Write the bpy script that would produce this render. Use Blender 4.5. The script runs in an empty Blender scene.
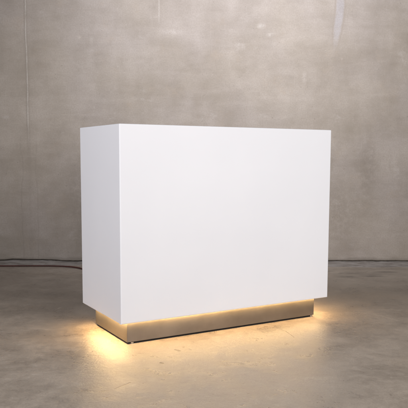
import bpy, bmesh, math, random
from mathutils import Vector, noise

random.seed(7)
scene = bpy.context.scene
COL = scene.collection

# ------------------------------------------------------------------ helpers
def link_mesh(name, bm, mat, parent=None, smooth=False):
    me = bpy.data.meshes.new(name)
    bm.normal_update()
    bm.to_mesh(me)
    bm.free()
    me.materials.append(mat)
    if smooth:
        for p in me.polygons:
            p.use_smooth = True
    o = bpy.data.objects.new(name, me)
    COL.objects.link(o)
    if parent:
        o.parent = parent
    return o

def add_box(bm, lo, hi):
    vs = [bm.verts.new((x, y, z)) for z in (lo[2], hi[2]) for y in (lo[1], hi[1]) for x in (lo[0], hi[0])]
    for q in ((0, 2, 3, 1), (4, 5, 7, 6), (0, 1, 5, 4), (2, 6, 7, 3), (0, 4, 6, 2), (1, 3, 7, 5)):
        bm.faces.new([vs[i] for i in q])
    return vs

def box_bevelled(lo, hi, pick, r=0.003, seg=3):
    """box with only the edges chosen by pick(midpoint, direction axis) rounded"""
    bm = bmesh.new()
    add_box(bm, lo, hi)
    es = []
    for e in bm.edges:
        a, b = e.verts[0].co, e.verts[1].co
        ax = max(range(3), key=lambda i: abs(a[i] - b[i]))
        if pick((a + b) / 2, ax):
            es.append(e)
    bmesh.ops.bevel(bm, geom=es, offset=r, segments=seg, profile=0.5, affect='EDGES')
    return bm

def add_cyl(bm, c, r, z0, z1, n=20):
    lo = [bm.verts.new((c[0] + r * math.cos(2 * math.pi * i / n), c[1] + r * math.sin(2 * math.pi * i / n), z0)) for i in range(n)]
    hi = [bm.verts.new((v.co.x, v.co.y, z1)) for v in lo]
    for i in range(n):
        j = (i + 1) % n
        bm.faces.new((lo[i], lo[j], hi[j], hi[i]))
    bm.faces.new(hi)
    bm.faces.new(lo[::-1])

# ------------------------------------------------------------------ node helper
class Nodes:
    def __init__(self, name):
        self.mat = bpy.data.materials.new(name)
        self.mat.use_nodes = True
        self.t = self.mat.node_tree
        self.t.nodes.clear()
        self.out = self.t.nodes.new('ShaderNodeOutputMaterial')

    def n(self, kind, **kw):
        nd = self.t.nodes.new(kind)
        for k, v in kw.items():
            setattr(nd, k, v)
        return nd

    def put(self, sock, v):
        if hasattr(v, 'is_output'):
            self.t.links.new(v, sock)
        else:
            if hasattr(sock.default_value, '__len__') and not hasattr(v, '__len__'):
                v = (v, v, v)
            if hasattr(v, '__len__') and len(sock.default_value) == 4 and len(v) == 3:
                v = (*v, 1)
            sock.default_value = v

    def math(self, op, a, b=0.0, c=0.0, clamp=False):
        nd = self.n('ShaderNodeMath', operation=op, use_clamp=clamp)
        for i, v in enumerate((a, b, c)):
            self.put(nd.inputs[i], v)
        return nd.outputs[0]

    def vec(self, op, a, b=(0, 0, 0), scale=None):
        nd = self.n('ShaderNodeVectorMath', operation=op)
        self.put(nd.inputs[0], a)
        self.put(nd.inputs[1], b)
        if scale is not None:
            self.put(nd.inputs['Scale'], scale)
        return nd.outputs['Value' if op in ('DOT_PRODUCT', 'LENGTH', 'DISTANCE') else 'Vector']

    def coord(self):
        return self.n('ShaderNodeTexCoord').outputs['Object']

    def noise(self, co, scale, detail=4, rough=0.55, dist=0.0):
        nd = self.n('ShaderNodeTexNoise')
        self.put(nd.inputs['Vector'], co)
        nd.inputs['Scale'].default_value = scale
        nd.inputs['Detail'].default_value = detail
        nd.inputs['Roughness'].default_value = rough
        nd.inputs['Distortion'].default_value = dist
        return nd.outputs['Fac']

    def remap(self, v, a, b, c=0.0, d=1.0, smooth=True):
        nd = self.n('ShaderNodeMapRange', interpolation_type='SMOOTHSTEP' if smooth else 'LINEAR', clamp=True)
        for i, x in enumerate((v, a, b, c, d)):
            self.put(nd.inputs[i], x)
        return nd.outputs[0]

    def mix(self, f, a, b, mode='MIX'):
        nd = self.n('ShaderNodeMix', data_type='RGBA', blend_type=mode)
        self.put(nd.inputs[0], f)
        self.put(nd.inputs[6], a)
        self.put(nd.inputs[7], b)
        return nd.outputs[2]

    def segment(self, co, a, b, w, soft=0.0, strength=1.0):
        """mask of a straight mark from a to b, half-width w"""
        ba = Vector(b) - Vector(a)
        pa = self.vec('SUBTRACT', co, a)
        h = self.math('DIVIDE', self.vec('DOT_PRODUCT', pa, tuple(ba)), ba.length_squared, clamp=True)
        d = self.vec('LENGTH', self.vec('SUBTRACT', pa, self.vec('SCALE', tuple(ba), scale=h)))
        return self.remap(d, soft, w, strength, 0.0)

    def blob(self, co, c, rad, strength=1.0):
        """soft elliptical mark; rad = radii along the axes"""
        q = self.vec('DIVIDE', self.vec('SUBTRACT', co, c), rad)
        return self.remap(self.vec('LENGTH', q), 0.0, 1.0, strength, 0.0)

    def bsdf(self, color, rough=0.5, metallic=0.0, spec=0.5, normal=None, **kw):
        b = self.n('ShaderNodeBsdfPrincipled')
        self.put(b.inputs['Base Color'], color)
        self.put(b.inputs['Roughness'], rough)
        self.put(b.inputs['Metallic'], metallic)
        self.put(b.inputs['Specular IOR Level'], spec)
        if normal is not None:
            self.put(b.inputs['Normal'], normal)
        for k, v in kw.items():
            self.put(b.inputs[k.replace('_', ' ')], v)
        self.t.links.new(b.outputs[0], self.out.inputs['Surface'])
        return self.mat

    def bump(self, h, dist, strength=1.0, normal=None):
        nd = self.n('ShaderNodeBump')
        self.put(nd.inputs['Height'], h)
        nd.inputs['Distance'].default_value = dist
        nd.inputs['Strength'].default_value = strength
        if normal is not None:
            self.put(nd.inputs['Normal'], normal)
        return nd.outputs[0]

# ------------------------------------------------------------------ materials
def wall_material():
    N = Nodes('cast_concrete')
    P = N.coord()
    wob = N.math('MULTIPLY', N.math('SUBTRACT', N.noise(P, 3.0, 4), 0.5), 0.05)
    cloud = N.noise(P, 0.95, 9, 0.60)
    mott = N.noise(N.vec('MULTIPLY', P, (1.0, 1.0, 1.2)), 3.1, 12, 0.70, 0.15)
    trowel = N.noise(N.vec('MULTIPLY', P, (0.7, 1.0, 3.4)), 3.4, 6, 0.60, 0.4)
    drag = N.noise(N.vec('MULTIPLY', P, (2.4, 1.0, 0.8)), 2.2, 4, 0.55, 0.5)
    grain = N.noise(P, 95.0, 5, 0.65)
    fac = N.math('ADD', N.math('MULTIPLY', N.remap(cloud, 0.34, 0.66), 0.34),
                 N.math('ADD', N.math('MULTIPLY', N.remap(mott, 0.32, 0.68), 0.38),
                        N.math('ADD', N.math('MULTIPLY', N.remap(trowel, 0.3, 0.7), 0.15),
                               N.math('MULTIPLY', N.remap(drag, 0.3, 0.7), 0.14))))
    col = N.mix(fac, (0.246, 0.207, 0.165), (0.416, 0.365, 0.321))
    # warm / cool drift between pours
    tint = N.remap(N.noise(N.vec('ADD', P, (7.3, 0, 2.1)), 1.3, 6), 0.4, 0.65)
    col = N.mix(N.math('MULTIPLY', tint, 0.45), col, N.mix(1.0, col, (0.96, 0.97, 1.06), 'MULTIPLY'))
    warm = N.remap(N.noise(N.vec('ADD', P, (2.3, 0, 9.1)), 4.3, 9, 0.68), 0.54, 0.70)
    col = N.mix(N.math('MULTIPLY', warm, 0.26), col, (0.36, 0.285, 0.215))
    # soft pale bloom and grey scuffs
    fl = N.remap(N.noise(N.vec('MULTIPLY', P, (1, 1, 1.4)), 5.0, 11, 0.72), 0.57, 0.72)
    col = N.mix(N.math('MULTIPLY', fl, 0.34), col, (0.50, 0.455, 0.425))
    dk = N.remap(N.noise(N.vec('ADD', P, (4.7, 0, 1.3)), 4.5, 11, 0.74), 0.56, 0.74)
    col = N.mix(N.math('MULTIPLY', dk, 0.34), col, (0.20, 0.17, 0.145))
    pits = N.remap(N.noise(P, 42.0, 3, 0.5), 0.69, 0.74)
    col = N.mix(N.math('MULTIPLY', pits, 0.45), col, (0.15, 0.125, 0.105))
    lite = N.remap(N.noise(N.vec('ADD', P, (1.7, 0, 6.3)), 30.0, 4, 0.6), 0.66, 0.74)
    col = N.mix(N.math('MULTIPLY', lite, 0.30), col, (0.52, 0.475, 0.43))
    # darker old stain on the right, pale patch beside it, two painted shade blobs
    for c, r, s, k in (((1.40, 0, 0.84), (0.15, 1, 0.42), 0.50, (0.20, 0.168, 0.140)),
                       ((1.18, 0, 0.42), (0.26, 1, 0.50), 0.40, (0.22, 0.185, 0.155)),  # light falling off low on the wall, painted into the colour
                       ((1.60, 0, 0.86), (0.13, 1, 0.17), 0.40, (0.45, 0.40, 0.36)),
                       ((-1.04, 0, 0.55), (0.20, 1, 0.62), 0.55, (0.21, 0.18, 0.155)),  # soft shadow left of the counter, painted as a darker tone
                       ((0.481, 0, 1.984), (0.055, 1, 0.034), 0.50, (0.56, 0.52, 0.49)),
                       ((0.56, 0, 1.915), (0.05, 1, 0.024), 0.45, (0.54, 0.49, 0.45)),
                       ((0.844, 0, 1.564), (0.03, 1, 0.08), 0.50, (0.52, 0.46, 0.42)),
                       ((-0.26, 0, 1.93), (0.14, 1, 0.035), 0.45, (0.50, 0.45, 0.42)),
                       ((-1.03, 0, 1.88), (0.03, 1, 0.022), 0.45, (0.50, 0.44, 0.37)),
                       ((-0.93, 0, 1.86), (0.022, 1, 0.045), 0.35, (0.50, 0.45, 0.41)),
                       ((1.42, 0, 2.13), (0.30, 1, 0.05), 0.30, (0.26, 0.22, 0.185))):
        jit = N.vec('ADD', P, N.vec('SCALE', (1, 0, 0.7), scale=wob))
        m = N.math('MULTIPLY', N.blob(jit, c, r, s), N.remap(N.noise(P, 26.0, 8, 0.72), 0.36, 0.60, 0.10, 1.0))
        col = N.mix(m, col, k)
    # formwork seam on the left: pale ridge above, dying away to a faint grey line below
    xyz = N.n('ShaderNodeSeparateXYZ')
    N.put(xyz.inputs[0], P)
    X, Z = xyz.outputs[0], xyz.outputs[2]
    sway = N.math('MULTIPLY', N.math('SUBTRACT', N.noise(N.vec('MULTIPLY', P, (0, 0, 1)), 1.8, 5), 0.5), 0.035)
    dx = N.math('ABSOLUTE', N.math('ADD', N.math('SUBTRACT', X, -1.466), sway))
    up = N.remap(N.math('ADD', Z, N.math('MULTIPLY', mott, 0.4)), 1.15, 1.45)
    brk = N.remap(N.noise(N.vec('MULTIPLY', P, (0, 0, 1)), 7.0, 4), 0.36, 0.55, 0.35, 1.0)
    seam = N.math('MULTIPLY', N.math('MULTIPLY', N.remap(dx, 0.003, 0.0085, 1, 0), up), brk)
    halo = N.remap(dx, 0.004, 0.024, N.remap(Z, 0.5, 1.4, 0.12, 0.40), 0)
    col = N.mix(halo, col, (0.225, 0.190, 0.160))
    col = N.mix(N.math('MULTIPLY', seam, 0.50), col, (0.53, 0.485, 0.44))
    low = N.remap(Z, 0.9, 1.25, 1, 0)
    dx2 = N.math('ABSOLUTE', N.math('ADD', N.math('SUBTRACT', X, -1.535), N.math('MULTIPLY', sway, 4.0)))
    dx3 = N.math('ABSOLUTE', N.math('SUBTRACT', N.math('SUBTRACT', X, -1.40), N.math('MULTIPLY', sway, 3.2)))
    col = N.mix(N.math('MULTIPLY', N.remap(dx2, 0.001, 0.009, N.math('MULTIPLY', brk, 0.26), 0), low), col, (0.20, 0.17, 0.145))
    col = N.mix(N.math('MULTIPLY', N.remap(dx3, 0.001, 0.009, N.math('MULTIPLY', brk, 0.22), 0), low), col, (0.20, 0.17, 0.145))
    # short seam at the top edge of the view
    s2 = N.math('MULTIPLY', N.remap(N.math('ABSOLUTE', N.math('ADD', N.math('SUBTRACT', X, -0.369), N.math('MULTIPLY', sway, 0.4))), 0.002, 0.008, 1, 0),
                N.remap(Z, 1.98, 2.06))
    col = N.mix(N.math('MULTIPLY', s2, 0.38), col, (0.50, 0.455, 0.42))
    # pale paint run on the right, tapering downwards
    cen = N.remap(Z, 1.76, 2.12, 1.090, 1.132, False)
    half = N.math('ADD', N.remap(Z, 1.70, 2.02, 0.010, 0.031), N.math('MULTIPLY', N.math('SUBTRACT', N.noise(N.vec('MULTIPLY', P, (0.4, 0, 1)), 8, 5), 0.5), 0.022))
    dd = N.math('SUBTRACT', N.math('ABSOLUTE', N.math('SUBTRACT', X, cen)), half)
    run = N.math('MULTIPLY', N.remap(dd, -0.012, 0.008, 1, 0), N.remap(N.math('ADD', Z, N.math('MULTIPLY', N.math('SUBTRACT', mott, 0.5), 0.25)), 1.72, 2.02, 0.0, 1.0))
    edge = N.math('MULTIPLY', N.remap(N.math('ABSOLUTE', N.math('SUBTRACT', dd, 0.008)), 0.002, 0.014, 0.35, 0), N.remap(Z, 1.76, 1.9))
    col = N.mix(edge, col, (0.27, 0.225, 0.19))
    col = N.mix(N.math('MULTIPLY', N.math('MULTIPLY', run, N.remap(N.noise(P, 17.0, 7, 0.7), 0.3, 0.6, 0.55, 1.0)), 0.68), col, N.mix(N.remap(mott, 0.3, 0.7), (0.330, 0.308, 0.318), (0.405, 0.382, 0.395)))
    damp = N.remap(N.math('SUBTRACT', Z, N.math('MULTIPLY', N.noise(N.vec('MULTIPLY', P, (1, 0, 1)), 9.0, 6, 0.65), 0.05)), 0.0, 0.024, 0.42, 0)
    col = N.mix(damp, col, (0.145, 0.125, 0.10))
    col = N.mix(N.remap(grain, 0.35, 0.68, 0.0, 0.26), col, (0.19, 0.16, 0.135))
    h = N.math('ADD', N.math('MULTIPLY', trowel, 0.5), N.math('MULTIPLY', grain, 0.10))
    h = N.math('ADD', h, N.math('MULTIPLY', mott, 0.5))
    h = N.math('ADD', h, N.math('ADD', N.math('MULTIPLY', seam, 0.5), N.math('MULTIPLY', run, 0.15)))
    return N.bsdf(col, N.remap(mott, 0.3, 0.7, 0.62, 0.8), spec=0.35, normal=N.bump(h, 0.006, 0.55))

def floor_material():
    N = Nodes('polished_concrete')
    P = N.coord()
    cloud = N.noise(P, 1.1, 9, 0.62, 0.2)
    mott = N.noise(P, 4.4, 12, 0.72, 0.3)
    fine = N.noise(P, 24.0, 10, 0.74, 0.2)
    grain = N.noise(P, 150.0, 4, 0.65)
    fac = N.math('ADD', N.math('MULTIPLY', N.remap(cloud, 0.34, 0.66), 0.34),
                 N.math('ADD', N.math('MULTIPLY', N.remap(mott, 0.34, 0.66), 0.40),
                        N.math('MULTIPLY', N.remap(fine, 0.3, 0.7), 0.30)))
    col = N.mix(fac, (0.180, 0.147, 0.117), (0.395, 0.336, 0.282))
    warm = N.remap(N.noise(N.vec('ADD', P, (3.1, 5.2, 0)), 2.2, 6, 0.6), 0.5, 0.68)
    col = N.mix(N.math('MULTIPLY', warm, 0.30), col, (0.30, 0.235, 0.175))
    pale = N.remap(N.noise(N.vec('ADD', P, (8.1, 1.7, 0)), 7.5, 11, 0.74, 0.4), 0.54, 0.72)
    col = N.mix(N.math('MULTIPLY', pale, 0.32), col, (0.45, 0.40, 0.345))
    fleck = N.remap(N.noise(N.vec('MULTIPLY', N.vec('ADD', N.vec('MULTIPLY', P, (0.8, 0.6, 0)), N.vec('SCALE', (-0.6, 0.8, 0), scale=N.vec('DOT_PRODUCT', P, (0.3, 0.9, 0)))), (1, 1, 1)), 19.0, 9, 0.72, 0.8), 0.56, 0.68)
    col = N.mix(N.math('MULTIPLY', fleck, 0.24), col, (0.150, 0.120, 0.094))
    polish = N.remap(N.noise(N.vec('ADD', P, (2.4, 9.3, 0)), 13.0, 9, 0.72, 0.5), 0.55, 0.70)
    col = N.mix(N.math('MULTIPLY', polish, 0.34), col, (0.47, 0.415, 0.36))
    veins = N.math('ABSOLUTE', N.math('SUBTRACT', N.noise(N.vec('ADD', P, (1.9, 6.7, 0)), 2.6, 8, 0.62, 1.4), 0.5))
    vm = N.math('MULTIPLY', N.remap(veins, 0.0, 0.014, 1, 0), N.remap(cloud, 0.42, 0.62))
    col = N.mix(N.math('MULTIPLY', vm, 0.2), col, (0.16, 0.13, 0.105))
    col = N.mix(N.remap(grain, 0.35, 0.68, 0.0, 0.30), col, (0.15, 0.122, 0.098))
    spots = N.remap(N.noise(P, 38.0, 3, 0.55, 0.5), 0.69, 0.75)
    col = N.mix(N.math('MULTIPLY', spots, 0.42), col, (0.11, 0.088, 0.07))
    chips = N.remap(N.noise(N.vec('ADD', P, (5.5, 2.5, 0)), 52.0, 2, 0.5), 0.72, 0.77)
    col = N.mix(N.math('MULTIPLY', chips, 0.5), col, (0.52, 0.47, 0.41))
    jit = N.vec('ADD', P, N.vec('SCALE', (1, 0.6, 0), scale=N.math('MULTIPLY', N.math('SUBTRACT', N.noise(P, 14, 4), 0.5), 0.030)))
    # scratches and cracks
    dark = None
    for a, b, w, s in (((0.435, 3.325), (0.462, 3.205), 0.0035, 0.85), ((0.415, 3.36), (0.44, 3.31), 0.003, 0.5),
                       ((-0.345, 2.46), (-0.29, 2.535), 0.0035, 0.6), ((-0.125, 2.985), (-0.108, 2.965), 0.009, 0.8),
                       ((-0.18, 2.79), (-0.172, 2.782), 0.009, 0.9), ((-0.06, 3.0), (-0.05, 2.99), 0.006, 0.6),
                       ((0.13, 2.62), (0.21, 2.66), 0.0025, 0.25), ((0.45, 2.65), (0.52, 2.64), 0.0025, 0.25),
                       ((-0.62, 2.72), (-0.55, 2.70), 0.003, 0.25), ((-1.1, 3.3), (-0.9, 3.22), 0.003, 0.30)):
        m = N.segment(jit, (*a, 0), (*b, 0), w, w * 0.3, s)
        dark = m if dark is None else N.math('MAXIMUM', dark, m)
    col = N.mix(dark, col, (0.075, 0.058, 0.045))
    light = None
    for a, b, w, s in (((0.80, 3.725), (0.90, 3.745), 0.006, 0.25), ((0.90, 3.745), (0.99, 3.70), 0.006, 0.3),
                       ((0.99, 3.70), (1.09, 3.55), 0.006, 0.3), ((-0.30, 3.02), (0.10, 2.93), 0.004, 0.12),
                       ((-1.32, 3.90), (-1.26, 3.91), 0.010, 0.45), ((-0.86, 3.80), (-0.85, 3.84), 0.006, 0.5),
                       ((0.55, 2.88), (0.66, 2.95), 0.004, 0.12)):
        m = N.segment(jit, (*a, 0), (*b, 0), w, w * 0.3, s)
        light = m if light is None else N.math('MAXIMUM', light, m)
    col = N.mix(light, col, (0.50, 0.45, 0.39))
    # broken dark patching along the right-hand wall foot
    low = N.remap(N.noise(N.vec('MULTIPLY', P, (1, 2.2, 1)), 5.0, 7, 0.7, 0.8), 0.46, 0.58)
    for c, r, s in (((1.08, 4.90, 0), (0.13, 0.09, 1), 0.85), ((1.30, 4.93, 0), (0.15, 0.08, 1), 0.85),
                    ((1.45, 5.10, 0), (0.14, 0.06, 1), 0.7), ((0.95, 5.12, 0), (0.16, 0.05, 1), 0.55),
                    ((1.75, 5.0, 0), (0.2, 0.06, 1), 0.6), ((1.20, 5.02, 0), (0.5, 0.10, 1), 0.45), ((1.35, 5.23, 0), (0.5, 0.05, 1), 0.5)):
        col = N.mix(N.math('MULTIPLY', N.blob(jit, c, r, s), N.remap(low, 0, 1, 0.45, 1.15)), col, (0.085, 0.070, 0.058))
    h = N.math('ADD', N.math('MULTIPLY', mott, 1.0), N.math('MULTIPLY', fine, 0.55))
    h = N.math('ADD', h, N.math('MULTIPLY', grain, 0.09))
    h = N.math('SUBTRACT', h, N.math('MULTIPLY', dark, 0.4))
    rough = N.math('ADD', N.remap(mott, 0.33, 0.67, 0.26, 0.46), N.math('MULTIPLY', N.math('SUBTRACT', fine, 0.5), 0.30))
    return N.bsdf(col, rough, spec=0.55, normal=N.bump(h, 0.006, 0.75))

def screed_material():
    N = Nodes('patched_screed')
    P = N.coord()
    a = N.noise(N.vec('MULTIPLY', P, (1, 2, 1)), 7, 7, 0.66, 0.6)
    col = N.mix(N.remap(a, 0.3, 0.7), (0.175, 0.152, 0.134), (0.305, 0.277, 0.258))
    b = N.remap(N.noise(P, 22, 6, 0.7), 0.56, 0.7)
    col = N.mix(N.math('MULTIPLY', b, 0.6), col, (0.11, 0.09, 0.075))
    return N.bsdf(col, 0.7, spec=0.35, normal=N.bump(N.math('ADD', a, N.noise(P, 60, 4)), 0.006, 0.6))

def white_material():
    N = Nodes('white_satin_laminate')
    P = N.coord()
    a = N.noise(P, 1.6, 3)
    peel = N.noise(P, 380, 2, 0.5)
    col = N.mix(N.remap(a, 0.35, 0.65), (0.805, 0.800, 0.838), (0.825, 0.820, 0.856))
    return N.bsdf(col, N.remap(a, 0.3, 0.7, 0.48, 0.54), spec=0.30, normal=N.bump(peel, 0.0002, 0.25))

def metal_material():
    N = Nodes('brushed_steel')
    P = N.coord()
    br = N.noise(N.vec('MULTIPLY', P, (2.5, 2.5, 260)), 3.0, 5, 0.6)
    sm = N.noise(P, 6, 5, 0.6)
    col = N.mix(N.remap(sm, 0.3, 0.7), (0.172, 0.155, 0.139), (0.222, 0.201, 0.181))
    r = N.math('ADD', N.remap(br, 0.3, 0.7, 0.38, 0.52), N.math('MULTIPLY', N.math('SUBTRACT', sm, 0.5), 0.15))
    return N.bsdf(col, r, metallic=0.70, normal=N.bump(br, 0.0006, 0.35))

def plain(name, color, rough, spec=0.4, metallic=0.0, scale=40, var=0.25):
    N = Nodes(name)
    a = N.noise(N.coord(), scale, 5, 0.6)
    lo = tuple(c * (1 - var) for c in color)
    hi = tuple(c * (1 + var) for c in color)
    return N.bsdf(N.mix(N.remap(a, 0.3, 0.7), lo, hi), N.remap(a, 0.2, 0.8, rough * 0.85, min(1, rough * 1.1)), metallic, spec)

def led_material(strength):
    N = Nodes('warm_led_light')
    e = N.n('ShaderNodeEmission')
    e.inputs[0].default_value = (1.0, 0.65, 0.28, 1)
    e.inputs[1].default_value = strength
    N.t.links.new(e.outputs[0], N.out.inputs['Surface'])
    return N.mat

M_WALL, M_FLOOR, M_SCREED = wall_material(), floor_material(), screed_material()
M_WHITE, M_METAL = white_material(), metal_material()
M_BLACK = plain('black_rubber', (0.012, 0.011, 0.011), 0.8, 0.2)
M_DARK = plain('dark_mortar', (0.13, 0.115, 0.10), 0.95, 0.1)
M_CABLE = plain('red_brown_sheath', (0.085, 0.032, 0.026), 0.55, 0.3, scale=9)
M_ZINC = plain('zinc_steel', (0.62, 0.60, 0.57), 0.3, metallic=1.0, var=0.1)
M_LED, M_LED_END, M_LED_SIDE = led_material(49.0), led_material(88.0), led_material(70.0)

# ------------------------------------------------------------------ setting
WALL_Y, WALL_ROT = 5.552, 0.020

bm = bmesh.new()
vs = [bm.verts.new(p) for p in ((-6, -2.5, 0), (6, -2.5, 0), (6, 5.9, 0), (-6, 5.9, 0))]
bm.faces.new(vs)
floor = link_mesh('floor', bm, M_FLOOR)
floor['kind'] = 'structure'

def foot_line(x):
    """height of the wavy lower edge of the wall"""
    w = 0.017 + 0.013 * noise.noise(Vector((x * 2.3, 3.1, 0))) + 0.006 * noise.noise(Vector((x * 9.0, 1.7, 0))) + 0.002 * noise.noise(Vector((x * 31.0, 2.2, 0)))
    k = max(0.0, min(1.0, (x + 0.3) / 0.8))
    flat = 0.014 + 0.003 * noise.noise(Vector((x * 6.0, 8.2, 0))) + 0.0012 * noise.noise(Vector((x * 27.0, 5.2, 0)))
    return max(0.008, w * (1 - k) + flat * k)

wall_root = bpy.data.objects.new('concrete_wall', None)
COL.objects.link(wall_root)
wall_root.location = (0, WALL_Y, 0)
wall_root.rotation_euler = (0, 0, WALL_ROT)
wall_root['label'] = 'bare grey brown concrete wall with pale vertical seam and paint run'
wall_root['category'] = 'wall'

bm = bmesh.new()
n = 900
x0, x1, top, th = -5.5, 5.5, 4.2, 0.22
rows = []
for i in range(n + 1):
    x = x0 + (x1 - x0) * i / n
    z = foot_line(x)
    rows.append((bm.verts.new((x, 0.006, z)), bm.verts.new((x, 0.0, z + 0.006)), bm.verts.new((x, 0.0, top)),
                 bm.verts.new((x, th, top)), bm.verts.new((x, th, z))))
for a, b in zip(rows, rows[1:]):
    for k in range(5):
        j = (k + 1) % 5
        bm.faces.new((a[k], b[k], b[j], a[j]))
bm.faces.new([v for v in rows[0]][::-1])
bm.faces.new([v for v in rows[-1]])
bmesh.ops.recalc_face_normals(bm, faces=bm.faces)
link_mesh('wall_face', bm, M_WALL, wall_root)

bm = bmesh.new()
add_box(bm, (x0, 0.016, -0.004), (x1, th - 0.01, 0.05))
link_mesh('mortar_bed', bm, M_DARK, wall_root)

# ragged screed lip that runs along the wall foot
bm = bmesh.new()
nx, ny = 700, 8
grid = []
for i in range(nx + 1):
    x = -3.6 + 7.2 * i / nx
    front = 0.19 + 0.045 * noise.noise(Vector((x * 2.1, 0.3, 5))) + 0.022 * noise.noise(Vector((x * 8, 4.3, 5)))
    if x > 0:
        front += 0.08 * min(1, x / 0.6)
    ztop = max(0.002, foot_line(x) - 0.0072 + 0.0035 * noise.noise(Vector((x * 6, 9, 2))) + 0.0025 * noise.noise(Vector((x * 21, 4, 2))))
    col = []
    for j in range(ny + 1):
        t = j / ny
        z = 0.0012 + (ztop - 0.0012) * (1 - t) ** 1.2
        if j == ny:
            z = -0.002
        z += 0.0012 * noise.noise(Vector((x * 20, t * 6, 1))) * (0 < j < ny)
        col.append(bm.verts.new((x, 0.014 - t * (front + 0.014), max(z, 0.0008) if j < ny else z)))
    grid.append(col)
for a, b in zip(grid, grid[1:]):
    for j in range(ny):
        bm.faces.new((a[j], a[j + 1], b[j + 1], b[j]))
bmesh.ops.recalc_face_normals(bm, faces=bm.faces)
lip = link_mesh('screed_edge', bm, M_SCREED, None, True)
lip.location = (0, WALL_Y, 0)
lip.rotation_euler = (0, 0, WALL_ROT)
lip['kind'] = 'structure'

# ------------------------------------------------------------------ power cable along the wall foot
R = 0.0060
pts = [(-3.4, 5.28), (-2.6, 5.30), (-2.0, 5.275), (-1.661, 5.283), (-1.40, 5.296), (-1.256, 5.297), (-1.12, 5.277),
       (-1.03, 5.235), (-0.95, 5.150), (-0.86, 4.98), (-0.72, 4.68), (-0.52, 4.30), (-0.30, 4.00), (-0.13, 3.79), (-0.10, 3.735)]
cu = bpy.data.curves.new('power_cable_path', 'CURVE')
cu.dimensions = '3D'
cu.bevel_depth = R
cu.bevel_resolution = 4
cu.resolution_u = 10
sp = cu.splines.new('NURBS')
sp.points.add(len(pts) - 1)
for p, (x, y) in zip(sp.points, pts):
    p.co = (x, y, R + 0.0006, 1)
sp.order_u = 4
sp.use_endpoint_u = True
tmp = bpy.data.objects.new('power_cable_path', cu)
COL.objects.link(tmp)
dg = bpy.context.evaluated_depsgraph_get()
me = bpy.data.meshes.new_from_object(tmp.evaluated_get(dg))
bpy.data.objects.remove(tmp)
me.materials.clear()
me.materials.append(M_CABLE)
for p in me.polygons:
    p.use_smooth = True
cable = bpy.data.objects.new('power_cable', me)
COL.objects.link(cable)
cable['label'] = 'thin red brown power cable on the floor along the wall foot'
cable['category'] = 'cable'

# ------------------------------------------------------------------ reception counter
W, D, H, HP = 1.2561, 0.5293, 1.05, 0.115
INS, T, GAP = 0.053, 0.019, 0.0095
desk = bpy.data.objects.new('reception_counter', None)
COL.objects.link(desk)
desk.location = (-0.3822, 2.9962, 0)
desk.rotation_euler = (0, 0, 0.5241)
desk['label'] = 'plain white box reception counter on metal plinth with warm light underneath'
desk['category'] = 'counter'

eps = 1e-5
near = lambda a, b: abs(a - b) < eps
# front panel: its outer arrises are rounded, the joints behind it stay square
link_mesh('front_panel', box_bevelled((0, 0, HP), (W, T, H),
          lambda m, ax: (ax == 2 and near(m.y, 0)) or (ax == 0 and near(m.y, 0)) or (ax == 1 and near(m.z, H)),
          0.0050), M_WHITE, desk)
for u0, u1, uo in ((0, T, 0), (W - T, W, W)):
    link_mesh('side_panel', box_bevelled((u0, T, HP), (u1, D, H),
              lambda m, ax, uo=uo: (ax == 1 and near(m.x, uo)) or (ax == 2 and near(m.x, uo) and near(m.y, D)),
              0.0050), M_WHITE, desk)
bm = bmesh.new()
add_box(bm, (T, T, H - 0.026), (W - T, D, H))
link_mesh('countertop', bm, M_WHITE, desk)
bm = bmesh.new()
add_box(bm, (T, T, HP + 0.002), (W - T, D - 0.002, HP + 0.020))
link_mesh('bottom_panel', bm, M_WHITE, desk)

# plinth: folded sheet with tight rounded corners
pl = box_bevelled((INS, INS, GAP), (W - INS, D - INS, HP + 0.001), lambda m, ax: ax == 2, 0.0022, 3)
plinth = link_mesh('plinth', pl, M_METAL, desk)
bm = bmesh.new()
add_box(bm, (INS + 0.007, INS + 0.007, 0.0004), (W - INS - 0.007, D - INS - 0.007, GAP + 0.002))
link_mesh('plinth_base', bm, M_BLACK, desk)
for u in (INS + 0.030, W - INS - 0.012):
    bm = bmesh.new()
    add_cyl(bm, (u, INS + 0.013), 0.010, 0.0004, 0.0062)
    link_mesh('levelling_foot', bm, M_ZINC, desk)

# warm LED tape under the overhang: front, left end, right end
LZ0, LZ1, LO, LWID = HP - 0.0085, HP - 0.0005, 0.006, 0.010
for lo, hi in (((INS - LO, INS - LO - LWID, LZ0), (W - INS + LO, INS - LO, LZ1)),
               ((INS - LO - 0.018, INS - LO - LWID, LZ0), (INS - LO, D - INS, LZ1)),
               ((W - INS + LO, INS - LO - LWID, LZ0), (W - INS + LO + 0.015, D - INS, LZ1))):
    bm = bmesh.new()
    add_box(bm, (lo[0] + 0.0005, lo[1] + 0.0005, lo[2]), (hi[0] - 0.0005, hi[1] - 0.0005, hi[2]))
    link_mesh('led_strip', bm, M_LED_END if lo[0] > W / 2 else (M_LED_SIDE if hi[0] < INS else M_LED), desk)

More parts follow.
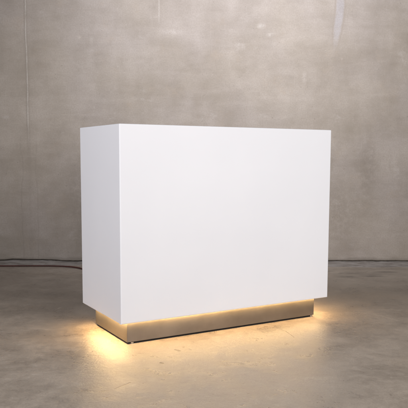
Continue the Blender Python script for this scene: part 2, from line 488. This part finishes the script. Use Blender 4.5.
# ------------------------------------------------------------------ studio light
def softbox(name, loc, target, size, size_y, power, color=(1, 1, 1), spread=180):
    d = bpy.data.lights.new(name, 'AREA')
    d.shape = 'RECTANGLE'
    d.size, d.size_y = size, size_y
    d.energy = power
    d.color = color
    d.spread = math.radians(spread)
    o = bpy.data.objects.new(name, d)
    COL.objects.link(o)
    o.location = loc
    o.rotation_euler = (Vector(target) - Vector(loc)).to_track_quat('-Z', 'Y').to_euler()
    return o

softbox('softbox_key', (1.95, 0.60, 1.85), (0.50, 3.3, 0.35), 1.7, 1.8, 113, (1.0, 0.985, 0.97))
softbox('softbox_fill', (-2.3, 1.45, 1.75), (-0.6, 3.3, 0.50), 1.4, 1.4, 57, (0.97, 0.97, 1.0))
softbox('softbox_wall', (0.40, 3.75, 3.3), (0.40, 5.55, 1.74), 2.6, 0.6, 29.5, (0.97, 0.975, 1.03), 84)

world = bpy.data.worlds.new('World')
scene.world = world
world.use_nodes = True
bg = world.node_tree.nodes.get('Background') or world.node_tree.nodes.new('ShaderNodeBackground')
bg.inputs[0].default_value = (0.98, 0.98, 1.0, 1)
bg.inputs[1].default_value = 0.075

# ------------------------------------------------------------------ camera
from mathutils import Matrix
cam_d = bpy.data.cameras.new('camera')
cam = bpy.data.objects.new('camera', cam_d)
COL.objects.link(cam)
scene.camera = cam
cam_d.sensor_width = 36.0
cam_d.sensor_fit = 'HORIZONTAL'
cam_d.lens = 36.0 * 652.82 / 408.0
cam_d.shift_x = (204 - 202.94) / 408.0
cam_d.shift_y = (226.44 - 204) / 408.0
cam_d.clip_end = 200
cam.location = (0, 0, 0.9004)
rot = Matrix.Rotation(math.radians(90) - 0.1061, 4, 'X') @ Matrix.Rotation(0.0038, 4, 'Z')
cam.rotation_euler = rot.to_euler()

# ------------------------------------------------------------------ render settings
scene.render.engine = 'CYCLES'
scene.render.resolution_x = scene.render.resolution_y = 1024
c = scene.cycles
c.use_denoising = True
try:
    c.denoiser = 'OPENIMAGEDENOISE'
except Exception:
    pass
c.max_bounces = 8
c.diffuse_bounces = 5
c.glossy_bounces = 5
c.sample_clamp_indirect = 8.0
c.caustics_reflective = True
vs_ = scene.view_settings
vs_.view_transform = 'Standard'
vs_.look = 'None'
vs_.exposure = 0.0
vs_.gamma = 1.0
